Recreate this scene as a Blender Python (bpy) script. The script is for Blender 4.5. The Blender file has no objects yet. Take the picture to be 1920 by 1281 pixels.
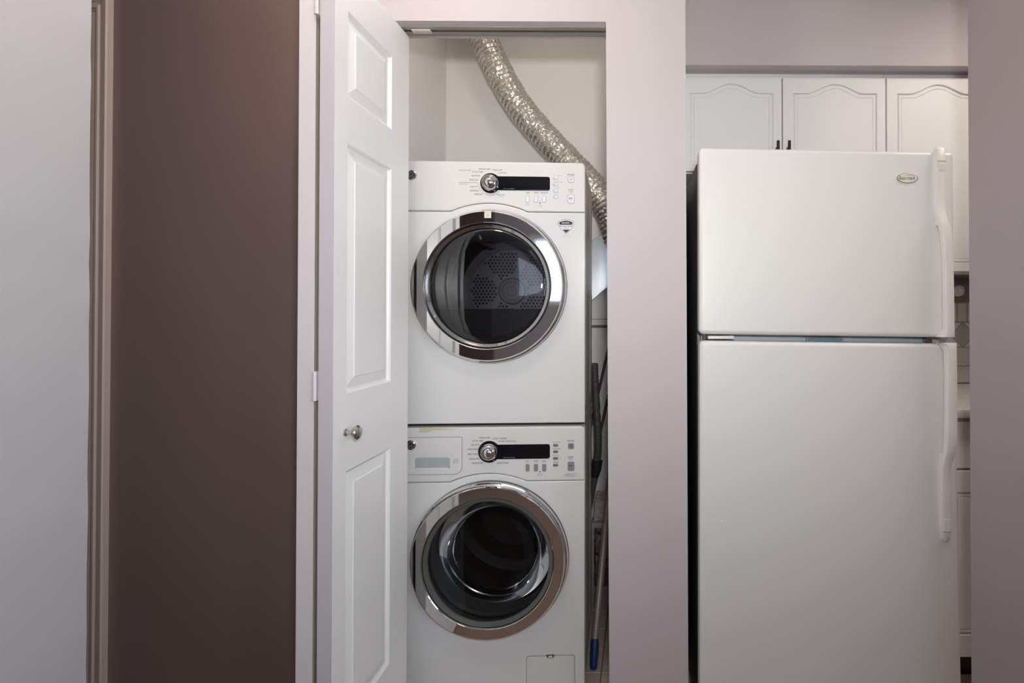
import bpy, bmesh, math, random
from mathutils import Vector, Matrix, Euler
random.seed(7)
S = bpy.context.scene
COL = S.collection
R = math.radians
# ------------------------------------------------------------------ camera
FPX, CX, CY, CAMZ = 950.0, 1208.3, 581.7, 1.21
cd = bpy.data.cameras.new('camera'); cam = bpy.data.objects.new('camera', cd); COL.objects.link(cam)
cam.location = (0, 0, CAMZ); cam.rotation_euler = (R(90.5), 0, R(-0.5))
cd.sensor_width = 36; cd.lens = FPX*36/1920
cd.shift_x = (960-CX)/1920; cd.shift_y = (CY-640.5)/1920
cd.clip_start = .02
S.camera = cam
# ------------------------------------------------------------------ light
S.view_settings.view_transform = 'Standard'; S.view_settings.look = 'None'
S.view_settings.gamma = 1; S.view_settings.use_curve_mapping = False
S.view_settings.exposure = 0.0
w = bpy.data.worlds.new('world'); S.world = w; w.use_nodes = True
w.node_tree.nodes['Background'].inputs[0].default_value = (.72, .82, 1, 1)
w.node_tree.nodes['Background'].inputs[1].default_value = .6

def area(name, loc, to, sx, sy, power, col, spread=180):
    l = bpy.data.lights.new(name, 'AREA'); l.shape = 'RECTANGLE'; l.size = sx; l.size_y = sy
    l.energy = power; l.color = col; l.spread = R(spread)
    o = bpy.data.objects.new(name, l); COL.objects.link(o); o.location = loc
    o.rotation_euler = (Vector(to)-Vector(loc)).to_track_quat('-Z', 'Y').to_euler()
    return o
def globe(name, loc, rad, power, col):
    l = bpy.data.lights.new(name, 'POINT'); l.shadow_soft_size = rad; l.energy = power; l.color = col
    o = bpy.data.objects.new(name, l); COL.objects.link(o); o.location = loc; return o
area('rear_window_daylight', (.15, -2.78, 1.72), (.15, 0, 1.72), 2.0, .76, 7, (.80, .89, 1))
area('side_window_daylight', (2.72, -1.3, 1.45), (0, -1.3, 1.45), 1.9, 1.4, 58, (.84, .91, 1))
globe('hall_ceiling_lamp', (-.54, .86, 2.35), .07, 8.6, (1, .85, .73))
globe('closet_fill_light', (-.45, 1.68, 2.36), .04, 1.4, (1, .92, .81))  # unseen fill added to brighten the closet interior; no known lamp there
area('living_ceiling_lamp', (.3, -1.0, 2.41), (.3, -1.0, 0), .5, .5, .8, (1, .90, .80))
area('kitchen_ceiling_lamp', (1.45, 1.15, 2.41), (1.45, 1.15, 0), .4, .3, 9.3, (1, .90, .79))
area('camera_flash', (.06, -.05, 1.39), (-.2, 1.6, 1.78), .10, .07, 9.4, (1, .985, .965), 142)

# ------------------------------------------------------------------ measuring
CM = Euler((R(90.5), 0, R(-0.5)), 'XYZ').to_matrix()
CP = Vector((0, 0, CAMZ))
def ray(px, py): return CM @ Vector(((px-CX)/FPX, -(py-CY)/FPX, -1))
def at(px, py, Y):
    d = ray(px, py); return CP + d*(Y/d.y)
def ax(px, Y): return at(px, 590, Y).x
def az(py, Y, px=1200): return at(px, py, Y).z
class Face:
    """front plane of a slightly turned appliance: photo point -> (x, z) on it"""
    def __init__(s, origin, rot): s.M = Matrix.Translation(origin) @ Matrix.Rotation(rot, 4, 'Z'); s.I = s.M.inverted()
    def __call__(s, px, py, dy=0):
        o = s.I @ CP; d = s.I.to_3x3() @ ray(px, py); t = (dy-o.y)/d.y; p = o+d*t
        return (p.x, p.z)

# ------------------------------------------------------------------ materials
MATS = {}
def mat(name, col, rough=.5, metal=0, bump=0, bscale=200, spec=.5, coat=0, vary=0, vscale=3, stretch=None, trans=0):
    if name in MATS: return MATS[name]
    m = bpy.data.materials.new(name); m.use_nodes = True; MATS[name] = m
    nt = m.node_tree; b = nt.nodes['Principled BSDF']
    b.inputs['Base Color'].default_value = (*col, 1); b.inputs['Roughness'].default_value = rough
    b.inputs['Metallic'].default_value = metal; b.inputs['Specular IOR Level'].default_value = spec
    b.inputs['Coat Weight'].default_value = coat; b.inputs['Coat Roughness'].default_value = .08
    b.inputs['Transmission Weight'].default_value = trans
    tc = nt.nodes.new('ShaderNodeTexCoord'); mp = nt.nodes.new('ShaderNodeMapping')
    nt.links.new(tc.outputs['Object'], mp.inputs[0])
    if stretch: mp.inputs['Scale'].default_value = stretch
    if bump:
        n = nt.nodes.new('ShaderNodeTexNoise'); n.inputs['Scale'].default_value = bscale; n.inputs['Detail'].default_value = 3
        bp = nt.nodes.new('ShaderNodeBump'); bp.inputs['Strength'].default_value = bump; bp.inputs['Distance'].default_value = .001
        nt.links.new(mp.outputs[0], n.inputs['Vector']); nt.links.new(n.outputs[0], bp.inputs['Height'])
        nt.links.new(bp.outputs[0], b.inputs['Normal'])
    if vary:
        n = nt.nodes.new('ShaderNodeTexNoise'); n.inputs['Scale'].default_value = vscale; n.inputs['Detail'].default_value = 4
        mx = nt.nodes.new('ShaderNodeMix'); mx.data_type = 'RGBA'
        mx.inputs[6].default_value = (*[c*(1-vary) for c in col], 1); mx.inputs[7].default_value = (*[min(1, c*(1+vary)) for c in col], 1)
        nt.links.new(mp.outputs[0], n.inputs['Vector']); nt.links.new(n.outputs[0], mx.inputs[0]); nt.links.new(mx.outputs[2], b.inputs['Base Color'])
    return m
LAV = mat('lavender_grey_paint', (.56, .515, .525), .62, bump=.35, bscale=260, vary=.02)
LEFTP = mat('pale_grey_paint', (.56, .545, .555), .62, bump=.45, bscale=240, vary=.02)
BROWN = mat('brown_mauve_paint', (.205, .143, .129), .38, bump=.3, bscale=260, vary=.03)
PIER = mat('mauve_grey_shaded', (.36, .305, .315), .6, bump=.45, bscale=240, vary=.03)  # pier faces away from the window; its shade is put into this darker colour
TAUPE = mat('taupe_trim_paint', (.56, .44, .39), .45, bump=.1, bscale=90)
CEIL = mat('ceiling_white', (.78, .77, .75), .8, bump=.3)
CLOSET = mat('closet_white_paint', (.90, .89, .86), .6, bump=.25, vary=.02)
DOORW = mat('door_white_paint', (.86, .855, .84), .38, bump=.12, bscale=120, stretch=(8, 8, .6))
DOORE = mat('door_edge_tone', (.53, .495, .515), .45, bump=.2, bscale=140, stretch=(6, 6, .6))  # near edge of the knob leaf, darker than its face
CAB = mat('cabinet_white_paint', (.84, .845, .845), .42, bump=.25, bscale=150, stretch=(6, 1, .35))
WHITE = mat('appliance_white', (.78, .78, .775), .22, coat=.35, spec=.5)
WHITE2 = mat('control_panel_white', (.76, .755, .74), .38)
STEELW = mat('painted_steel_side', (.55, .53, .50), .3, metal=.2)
FRIDGE = mat('fridge_textured_white', (.78, .775, .755), .36, bump=.28, bscale=420, spec=.5)
HANDLE = mat('fridge_handle_plastic', (.82, .80, .755), .4)
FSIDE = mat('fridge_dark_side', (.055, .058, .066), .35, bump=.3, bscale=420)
GASK = mat('fridge_gasket_grey', (.42, .47, .50), .5)
CHROME = mat('chrome', (.78, .77, .76), .035, metal=1)
CHROMED = mat('chrome_darker', (.27, .27, .265), .16, metal=1)
NICKEL = mat('brushed_nickel', (.56, .53, .49), .26, metal=1)
BLACKG = mat('black_gloss', (.006, .006, .008), .08, spec=.5)
BLACK = mat('black_plastic', (.012, .012, .013), .5)
DARKH = mat('vacuum_dark_plastic', (.06, .062, .066), .55)
DRUM = mat('drum_dark_steel', (.055, .055, .058), .3, metal=.8)
DRUMK = mat('drum_black', (.010, .010, .011), .5)
STEEL = mat('drum_steel', (.40, .40, .41), .22, metal=1)
RUB = mat('rubber_grey', (.11, .115, .115), .5)
INK = mat('ink_grey', (.05, .05, .055), .6)
INKL = mat('ink_light', (.32, .32, .33), .6)
BTNW = mat('button_white', (.80, .82, .85), .3)
BTNE = mat('button_edge_blue_grey', (.40, .43, .50), .5)
BTNG = mat('button_grey', (.27, .275, .30), .4)
DRAWH = mat('drawer_recess_blue_grey', (.42, .48, .48), .4)
PAPER = mat('cream_paper', (.76, .71, .58), .7)
TAPE = mat('yellowed_tape', (.62, .58, .38), .5)
BLUE = mat('blue_rubber', (.008, .022, .14), .45)
POLE = mat('pole_metal', (.30, .25, .21), .45, metal=.3)
WOODP = mat('dark_wood_pole', (.075, .055, .045), .5)
TRACK = mat('track_steel', (.50, .48, .43), .35, metal=.6)
FOILF = mat('foil_plate', (.66, .70, .74), .22, metal=1, bump=.6, bscale=14)
TILEF = mat('closet_floor_tile', (.50, .42, .34), .45, vary=.12, vscale=20)
GROUT = mat('grout', (.20, .17, .14), .9)
CARPET = mat('brown_carpet', (.23, .155, .11), .95, bump=1, bscale=500, vary=.35, vscale=300)
TILEW = mat('white_wall_tile', (.74, .74, .70), .15)
TILEB = mat('blue_grey_diamond_tile', (.50, .54, .53), .15)
TILEG = mat('tile_line_gold', (.52, .47, .33), .35)
COUNT = mat('countertop_cream', (.72, .70, .66), .3, vary=.06, vscale=40)
BAGP = mat('plastic_bag', (.42, .37, .35), .3, vary=.25, vscale=25)
BOXP = mat('printed_carton', (.34, .31, .30), .6, vary=.1, vscale=12)
HOODM = mat('grey_brushed_metal', (.24, .22, .20), .4, metal=.6)
SEAL = mat('label_blue', (.18, .30, .36), .5)

def thin_glass(name, tint, ior=1.5, rough=.0, gain=1.0):
    m = bpy.data.materials.new(name); m.use_nodes = True; nt = m.node_tree; nt.nodes.clear()
    out = nt.nodes.new('ShaderNodeOutputMaterial'); mix = nt.nodes.new('ShaderNodeMixShader')
    tr = nt.nodes.new('ShaderNodeBsdfTransparent'); tr.inputs[0].default_value = (*tint, 1)
    gl = nt.nodes.new('ShaderNodeBsdfGlossy'); gl.inputs['Roughness'].default_value = rough
    gl.inputs[0].default_value = (gain, gain, gain, 1)
    fr = nt.nodes.new('ShaderNodeFresnel'); fr.inputs[0].default_value = ior
    nt.links.new(fr.outputs[0], mix.inputs[0]); nt.links.new(tr.outputs[0], mix.inputs[1]); nt.links.new(gl.outputs[0], mix.inputs[2])
    nt.links.new(mix.outputs[0], out.inputs[0]); return m
DGLASS = thin_glass('tinted_door_glass', (.50, .50, .53), 1.75)
WGLASS = thin_glass('washer_bowl_glass', (.62, .63, .64), 1.32)
PANE = thin_glass('window_pane', (.95, .97, 1), 1.3)

def foil_mat():
    m = mat('duct_foil', (.72, .68, .62), .24, metal=.72)
    nt = m.node_tree; b = nt.nodes['Principled BSDF']
    tc = nt.nodes.new('ShaderNodeTexCoord')
    v = nt.nodes.new('ShaderNodeTexVoronoi'); v.inputs['Scale'].default_value = 75; v.feature = 'F1'
    n = nt.nodes.new('ShaderNodeTexNoise'); n.inputs['Scale'].default_value = 60; n.inputs['Detail'].default_value = 4
    ad = nt.nodes.new('ShaderNodeMath'); ad.operation = 'ADD'
    bp = nt.nodes.new('ShaderNodeBump'); bp.inputs['Strength'].default_value = .75; bp.inputs['Distance'].default_value = .006
    nt.links.new(tc.outputs['Object'], v.inputs['Vector']); nt.links.new(tc.outputs['Object'], n.inputs['Vector'])
    nt.links.new(v.outputs['Distance'], ad.inputs[0]); nt.links.new(n.outputs[0], ad.inputs[1])
    nt.links.new(ad.outputs[0], bp.inputs['Height']); nt.links.new(bp.outputs[0], b.inputs['Normal'])
    return m
FOIL = foil_mat()

# ------------------------------------------------------------------ builders
def link(name, me, m=None, parent=None, smooth=False, loc=None):
    o = bpy.data.objects.new(name, me); COL.objects.link(o)
    if m is not None:
        me.materials.clear(); me.materials.append(m)
    if parent is not None: o.parent = parent
    if loc is not None: o.location = loc
    if smooth:
        for p in me.polygons: p.use_smooth = True
        try: me.set_sharp_from_angle(angle=R(38))
        except Exception: pass
    return o
def bm_obj(name, bm, m, parent=None, smooth=False, loc=None):
    me = bpy.data.meshes.new(name); bmesh.ops.recalc_face_normals(bm, faces=bm.faces); bm.to_mesh(me); bm.free()
    return link(name, me, m, parent, smooth, loc)
def tag(o, label=None, cat=None, group=None, kind=None):
    if label: o['label'] = label
    if cat: o['category'] = cat
    if group: o['group'] = group
    if kind: o['kind'] = kind
    return o
def empty(name, loc, rz=0, parent=None):
    o = bpy.data.objects.new(name, None); COL.objects.link(o); o.location = loc; o.rotation_euler = (0, 0, rz)
    o.empty_display_size = .05; o.parent = parent; return o
def add_box(bm, x0, x1, y0, y1, z0, z1, bev=0, seg=2):
    r = bmesh.ops.create_cube(bm, size=1)
    vs = r['verts']
    for v in vs:
        v.co = Vector((x0+(v.co.x+.5)*(x1-x0), y0+(v.co.y+.5)*(y1-y0), z0+(v.co.z+.5)*(z1-z0)))
    if bev:
        es = list({e for v in vs for e in v.link_edges})
        bmesh.ops.bevel(bm, geom=es, offset=bev, segments=seg, affect='EDGES', profile=.5)
    return bm
def box(name, x0, x1, y0, y1, z0, z1, m, parent=None, bev=0, seg=2, kind=None):
    bm = add_box(bmesh.new(), min(x0, x1), max(x0, x1), min(y0, y1), max(y0, y1), min(z0, z1), max(z0, z1), bev, seg)
    o = bm_obj(name, bm, m, parent, smooth=bev > 0)
    if kind: o['kind'] = kind
    return o
def prism(name, pts, d0, d1, m, parent=None, axis='y', kind=None):
    """polygon pts (a,b) extruded along axis from d0 to d1; y: (x,z)  z: (x,y)  x: (y,z)"""
    f = {'y': lambda a, b, d: (a, d, b), 'z': lambda a, b, d: (a, b, d), 'x': lambda a, b, d: (d, a, b)}[axis]
    bm = bmesh.new()
    A = [bm.verts.new(f(a, b, d0)) for a, b in pts]; B = [bm.verts.new(f(a, b, d1)) for a, b in pts]
    bm.faces.new(A); bm.faces.new(B[::-1])
    n = len(pts)
    for i in range(n): bm.faces.new((A[i], A[(i+1) % n], B[(i+1) % n], B[i]))
    o = bm_obj(name, bm, m, parent)
    if kind: o['kind'] = kind
    return o
def lathe(name, prof, m, parent=None, c=(0, 0, 0), n=96, axis='y', closed=False, sharp=38):
    """prof: list of (r, h) ; axis y: h along +Y"""
    bm = bmesh.new(); rings = []
    for r, h in prof:
        if r < 1e-6: rings.append([bm.verts.new((0, h, 0))]); continue
        rings.append([bm.verts.new((r*math.cos(2*math.pi*i/n), h, r*math.sin(2*math.pi*i/n))) for i in range(n)])
    pairs = list(zip(rings, rings[1:])) + ([(rings[-1], rings[0])] if closed else [])
    for a, b in pairs:
        for i in range(n):
            j = (i+1) % n
            if len(a) == 1 and len(b) == 1: continue
            if len(a) == 1: bm.faces.new((a[0], b[i], b[j]))
            elif len(b) == 1: bm.faces.new((a[i], a[j], b[0]))
            else: bm.faces.new((a[i], a[j], b[j], b[i]))
    rot = {'y': Matrix.Identity(4), 'x': Matrix.Rotation(R(-90), 4, 'Z'), 'z': Matrix.Rotation(R(90), 4, 'X')}[axis]
    bmesh.ops.transform(bm, matrix=Matrix.Translation(c) @ rot, verts=bm.verts)
    o = bm_obj(name, bm, m, parent, smooth=True)
    if sharp != 38: o.data.set_sharp_from_angle(angle=R(sharp))
    return o
def sweep(name, pts, rad, m, parent=None, n=20, section=None, up=Vector((0, 1, 0)), smooth=True):
    """tube / section swept along pts; rad float or list; section list of (u,v)"""
    pts = [Vector(p) for p in pts]; bm = bmesh.new(); rings = []
    for i, p in enumerate(pts):
        t = (pts[min(i+1, len(pts)-1)]-pts[max(i-1, 0)]).normalized()
        u = up.cross(t).normalized() if abs(t.dot(up)) < .98 else Vector((1, 0, 0)).cross(t).normalized()
        v = t.cross(u).normalized()
        r = rad[i] if isinstance(rad, (list, tuple)) else rad
        sec = section[i] if section and isinstance(section[0], list) else section
        if sec: rings.append([bm.verts.new(p+u*a+v*b) for a, b in sec])
        else: rings.append([bm.verts.new(p+u*(r*math.cos(2*math.pi*k/n))+v*(r*math.sin(2*math.pi*k/n))) for k in range(n)])
    for a, b in zip(rings, rings[1:]):
        k = len(a)
        for i in range(k): bm.faces.new((a[i], a[(i+1) % k], b[(i+1) % k], b[i]))
    bm.faces.new(rings[0]); bm.faces.new(rings[-1][::-1])
    return bm_obj(name, bm, m, parent, smooth=smooth)
def spline(pts, n=12):
    P = [Vector(p) for p in pts]; P = [2*P[0]-P[1]]+P+[2*P[-1]-P[-2]]; out = []
    for i in range(1, len(P)-2):
        for k in range(n):
            t = k/n; a, b, c, d = P[i-1], P[i], P[i+1], P[i+2]
            out.append(.5*((2*b)+(c-a)*t+(2*a-5*b+4*c-d)*t*t+(3*b-a-3*c+d)*t**3))
    out.append(P[-2]); return out
def curve_plate(outs, y0, y1, bev=0, brs=3):
    """filled outlines in the xz plane, from y0 (front) to y1 (back), rounded by bev; returns mesh"""
    cu = bpy.data.curves.new('c', 'CURVE'); cu.dimensions = '2D'; cu.fill_mode = 'BOTH'
    th = abs(y1-y0)/2; cu.extrude = max(th-bev, 0); cu.bevel_depth = bev; cu.bevel_resolution = brs; cu.offset = -bev
    for pts in outs:
        sp = cu.splines.new('POLY'); sp.points.add(len(pts)-1)
        for q, (x, z) in zip(sp.points, pts): q.co = (x, z, 0, 1)
        sp.use_cyclic_u = True
    o = bpy.data.objects.new('c', cu); COL.objects.link(o)
    dg = bpy.context.evaluated_depsgraph_get(); me = bpy.data.meshes.new_from_object(o.evaluated_get(dg))
    bpy.data.objects.remove(o); bpy.data.curves.remove(cu)
    mid = (y0+y1)/2
    for v in me.vertices: v.co = Vector((v.co.x, mid-v.co.z, v.co.y))
    bm = bmesh.new(); bm.from_mesh(me); bmesh.ops.remove_doubles(bm, verts=bm.verts, dist=1e-5); bmesh.ops.recalc_face_normals(bm, faces=bm.faces); bm.to_mesh(me); bm.free()
    return me
def weigh(o):
    w_ = o.modifiers.new('weighted_normal', 'WEIGHTED_NORMAL'); w_.keep_sharp = True; w_.weight = 100; return o
def plate(name, outs, y0, y1, m, parent=None, bev=0, brs=3, smooth=True):
    o = link(name, curve_plate(outs, y0, y1, bev, brs), m, parent, smooth=smooth and bev > 0)
    return weigh(o) if bev > .0015 else o
def rrect(x0, x1, z0, z1, r=.005, n=6):
    if x1 < x0: x0, x1 = x1, x0
    if z1 < z0: z0, z1 = z1, z0
    rs = r if isinstance(r, (list, tuple)) else [r]*4   # order: br, tr, tl, bl
    out = []
    for (cx, cz, a0), rr in zip(((x1, z0, -90), (x1, z1, 0), (x0, z1, 90), (x0, z0, 180)), rs):
        ix = cx-rr if cx == x1 else cx+rr; iz = cz+rr if cz == z0 else cz-rr
        if rr < 1e-5: out.append((cx, cz)); continue
        for k in range(n+1):
            a = R(a0+90*k/n); out.append((ix+rr*math.cos(a), iz+rr*math.sin(a)))
    return out
def circ(cx, cz, r, n=64, a0=0, a1=360):
    full = a1-a0 >= 360
    return [(cx+r*math.cos(R(a0+(a1-a0)*k/(n if full else n-1))), cz+r*math.sin(R(a0+(a1-a0)*k/(n if full else n-1)))) for k in range(n)]
def text_mesh(s, x0, x1, z0, z1, y):
    """letters fitted to the box x0..x1, z0..z1 on the plane y, facing -Y"""
    cu = bpy.data.curves.new('t', 'FONT'); cu.body = s; cu.size = 1; cu.fill_mode = 'FRONT'; cu.resolution_u = 3
    o = bpy.data.objects.new('t', cu); COL.objects.link(o)
    dg = bpy.context.evaluated_depsgraph_get(); me = bpy.data.meshes.new_from_object(o.evaluated_get(dg))
    bpy.data.objects.remove(o); bpy.data.curves.remove(cu)
    xs = [v.co.x for v in me.vertices]; zs = [v.co.y for v in me.vertices]
    ax0, ax1, bz0, bz1 = min(xs), max(xs), min(zs), max(zs)
    for v in me.vertices:
        v.co = Vector((x0+(v.co.x-ax0)/(ax1-ax0)*(x1-x0), y, z0+(v.co.y-bz0)/(bz1-bz0)*(z1-z0)))
    return me
def join(name, meshes, mats, parent=None):
    """meshes: list of (mesh, material index)"""
    bm = bmesh.new()
    for me, k in meshes:
        n = len(bm.faces); bm.from_mesh(me); bm.faces.ensure_lookup_table()
        for f in bm.faces[n:]: f.material_index = k
    out = bpy.data.meshes.new(name); bm.to_mesh(out); bm.free()
    o = bpy.data.objects.new(name, out); COL.objects.link(o); o.parent = parent
    for mm in mats: out.materials.append(mm)
    return o
def text(name, items, m, F, y, parent):
    for s, a, b, t, u in items:
        x0, z1 = F(a, t, y); x1, z0 = F(b, u, y)
        link(name, text_mesh(s, x0, x1, z0, z1, y), m, parent)

# ================================================================== SETTING
H = 2.50; YW = 1.434; YB = 1.526; YC = 2.30
OPX0 = -.777; HEAD = 2.04
xr_t, xr_b = at(1136, 40, YW).x, at(1143, 1281, YW).x        # right edge of the closet opening
xr0 = xr_b-(xr_t-xr_b)*.02; xr1 = xr_t
xe_t, xe_b = at(1284, 0, YW).x, at(1291, 1281, YW).x         # outer end of the closet wall
box('floor', -3.2, 2.7, -2.7, 2.42, -.06, 0, CARPET, kind='structure')
box('ceiling', -3.2, 2.7, -2.7, 2.42, H, H+.06, CEIL, kind='structure')
box('wall_back_left', -3.2, OPX0, YW, YB, 0, H, BROWN, kind='structure')
HZ = az(40, YW, 1000)
prism('wall_closet_front', [(OPX0, HZ), (xr1, HZ), (xr0, 0), (xe_b, 0), (xe_t, H), (OPX0, H)], YW, YB, LAV, kind='structure')
box('wall_closet_left', -.98, -.88, YB, YC, 0, H, CLOSET, kind='structure')
box('wall_closet_back', -.98, .13, YC, YC+.1, 0, H, CLOSET, kind='structure')
box('wall_closet_right', .02, .125, YB, YC, 0, H, CLOSET, kind='structure')
box('wall_kitchen_back', .13, 2.6, 2.21, 2.41, 0, H, LAV, kind='structure')
# near side wall on the left, with a slightly uneven outer corner
xl_t, xl_b = at(170, 0, 1.05).x, at(163, 1281, 1.05).x
bm = bmesh.new(); zs = [i*H/40 for i in range(41)]; L = []
for i, z in enumerate(zs):
    j = random.uniform(-.0012, .0012)
    x = xl_b+(xl_t-xl_b)*z/H+j
    L.append([bm.verts.new((x-.1, -.3, z)), bm.verts.new((x-j, -.3, z)), bm.verts.new((x-j*.5, 1.03, z)), bm.verts.new((x, 1.05, z)), bm.verts.new((x-.1, 1.05, z))])
for a, b in zip(L, L[1:]):
    for k in range(5): bm.faces.new((a[k], a[(k+1) % 5], b[(k+1) % 5], b[k]))
bm.faces.new(L[0]); bm.faces.new(L[-1][::-1])
box('floor_kitchen', .13, 2.6, 1.25, 2.21, 0, .003, mat('kitchen_floor_vinyl', (.58, .49, .38), .4, vary=.08, vscale=12), kind='structure')
tag(bm_obj('wall_left', bm, LEFTP), kind='structure')
box('wall_hall_end', -3.2, -3.1, -2.6, YW, 0, H, BROWN, kind='structure')
# pier on the right
XP = at(1818, 640, 1.2).x
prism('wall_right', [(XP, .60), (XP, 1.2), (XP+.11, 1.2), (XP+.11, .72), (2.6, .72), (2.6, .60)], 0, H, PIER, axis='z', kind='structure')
# rear walls (seen only in the chrome) with the windows
box('wall_rear_left', -3.2, -1.32, -2.7, -2.6, 0, H, BROWN, kind='structure')
prism('wall_rear', [(-1.32, 0), (2.7, 0), (2.7, H), (-1.32, H), (-1.32, 2.15), (1.2, 2.15), (1.2, 1.3), (-.9, 1.3), (-.9, 2.15), (-1.32, 2.15)], -2.7, -2.6, LAV, kind='structure')
def wall_side():
    bm = bmesh.new()
    add_box(bm, 2.6, 2.7, -2.6, -2.25, 0, H); add_box(bm, 2.6, 2.7, -.35, 2.41, 0, H)
    add_box(bm, 2.6, 2.7, -2.25, -.35, 0, .75); add_box(bm, 2.6, 2.7, -2.25, -.35, 2.15, H)
    tag(bm_obj('wall_far_right', bm, LAV), kind='structure')
wall_side()
def window(name, p0, p1, z0, z1, along):
    root = empty(name, (0, 0, 0)); root['kind'] = 'structure'
    f = bmesh.new(); t = .05
    def bar(a0, a1, b0, b1, bm):
        if along == 'x': add_box(bm, a0, a1, -2.69, -2.62, b0, b1)
        else: add_box(bm, 2.62, 2.69, a0, a1, b0, b1)
    bar(p0, p1, z0, z0+t, f); bar(p0, p1, z1-t, z1, f); bar(p0, p0+t, z0+t, z1-t, f); bar(p1-t, p1, z0+t, z1-t, f)
    mid = (p0+p1)/2; bar(mid-.025, mid+.025, z0+t, z1-t, f)
    bm_obj('window_frame', f, DOORW, root)
    for a, b in ((p0+t, mid-.025), (mid+.025, p1-t)):
        g = bmesh.new()
        if along == 'x': add_box(g, a, b, -2.658, -2.654, z0+t, z1-t)
        else: add_box(g, 2.654, 2.658, a, b, z0+t, z1-t)
        bm_obj('pane', g, PANE, root)
window('window_1', -.9, 1.2, 1.3, 2.15, 'x')
window('window_2', -2.25, -.35, .75, 2.15, 'y')
# kitchen soffit over the wall cabinets
YS, YK = 1.82, 1.87
zs0 = az(122.5, YS, 1500)
box('trim_1', .13, 2.6, YS, 2.21, zs0, H, LAV, kind='structure')
# closet back rail
zr = az(612, YC, 1120)
box('trim_2', -.88, .02, YC-.012, YC, zr-.006, zr+.006, mat('grey_rail', (.16, .15, .14), .6), kind='structure')
box('trim_3', -.88, .02, YC-.004, YC, zr+.03, zr+.034, mat('rail_line', (.45, .44, .42), .6), kind='structure')
# closet floor tiles: children of floor
fl = bpy.data.objects['floor']
box('grout_bed', -.88, .02, YB-.06, YC, -.002, .002, GROUT, fl)
tm = None
for i in range(6):
    for j in range(7):
        x0, y0 = -.88+i*.15, 1.47+j*.12
        if x0+.15 > .03: continue
        bm = add_box(bmesh.new(), .002, .148, .002, .118, .002, .008, .0015, 1)
        if tm is None: t = bm_obj('floor_tile', bm, TILEF, fl); tm = t.data
        else:
            bm.free(); t = bpy.data.objects.new('floor_tile', tm); COL.objects.link(t); t.parent = fl
        t.location = (x0, y0, random.uniform(-.0005, .0005))

# ---- taupe door and casing in the brown wall (far left)
d2 = empty('door_2', (0, 0, 0)); tag(d2, 'taupe painted doorway casing beside the pale near wall', kind='structure')
cx0, cx1 = ax(179.5, YW), ax(208, YW); ct = az(0, YW, 205)+.006; ci = az(23, YW, 180)
xl = cx0-.80
def casing(bm, a, b):
    pass
wdt = cx1-cx0
prof = [(0, .006), (.10, .008), (.14, .013), (.30, .014), (.36, .009), (.52, .008), (.60, .014), (.66, .014), (.70, .018), (.95, .020), (1, .016)]
def cas(path, name, outer):
    """mitred moulding: prof runs from inner edge to outer edge"""
    bm = bmesh.new(); rings = []
    for (ix, iz, ox, oz) in path:
        ring = [bm.verts.new((ix+(ox-ix)*u, YW-d, iz+(oz-iz)*u)) for u, d in prof]
        ring += [bm.verts.new((ox, YW, oz)), bm.verts.new((ix, YW, iz))]
        rings.append(ring)
    for a, b in zip(rings, rings[1:]):
        for k in range(len(a)): bm.faces.new((a[k], a[(k+1) % len(a)], b[(k+1) % len(a)], b[k]))
    bm.faces.new(rings[0]); bm.faces.new(rings[-1][::-1])
    return bm_obj(name, bm, TAUPE, d2)
cas([(cx0, 0, cx1, 0), (cx0, ci, cx1, ci+wdt)], 'casing', 1)
cas([(cx0, ci, cx1, ci+wdt), (xl, ci, xl-wdt, ci+wdt)], 'casing', 1)
cas([(xl, ci, xl-wdt, ci+wdt), (xl, 0, xl-wdt, 0)], 'casing', 1)
box('door_slab', xl, cx0, YW-.004, YW, .01, ci, mat('taupe_door', (.30, .225, .19), .45), d2)
box('door_stop', cx0-.012, cx0-.002, YW-.010, YW-.004, .01, ci-.004, TAUPE, d2)

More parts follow.
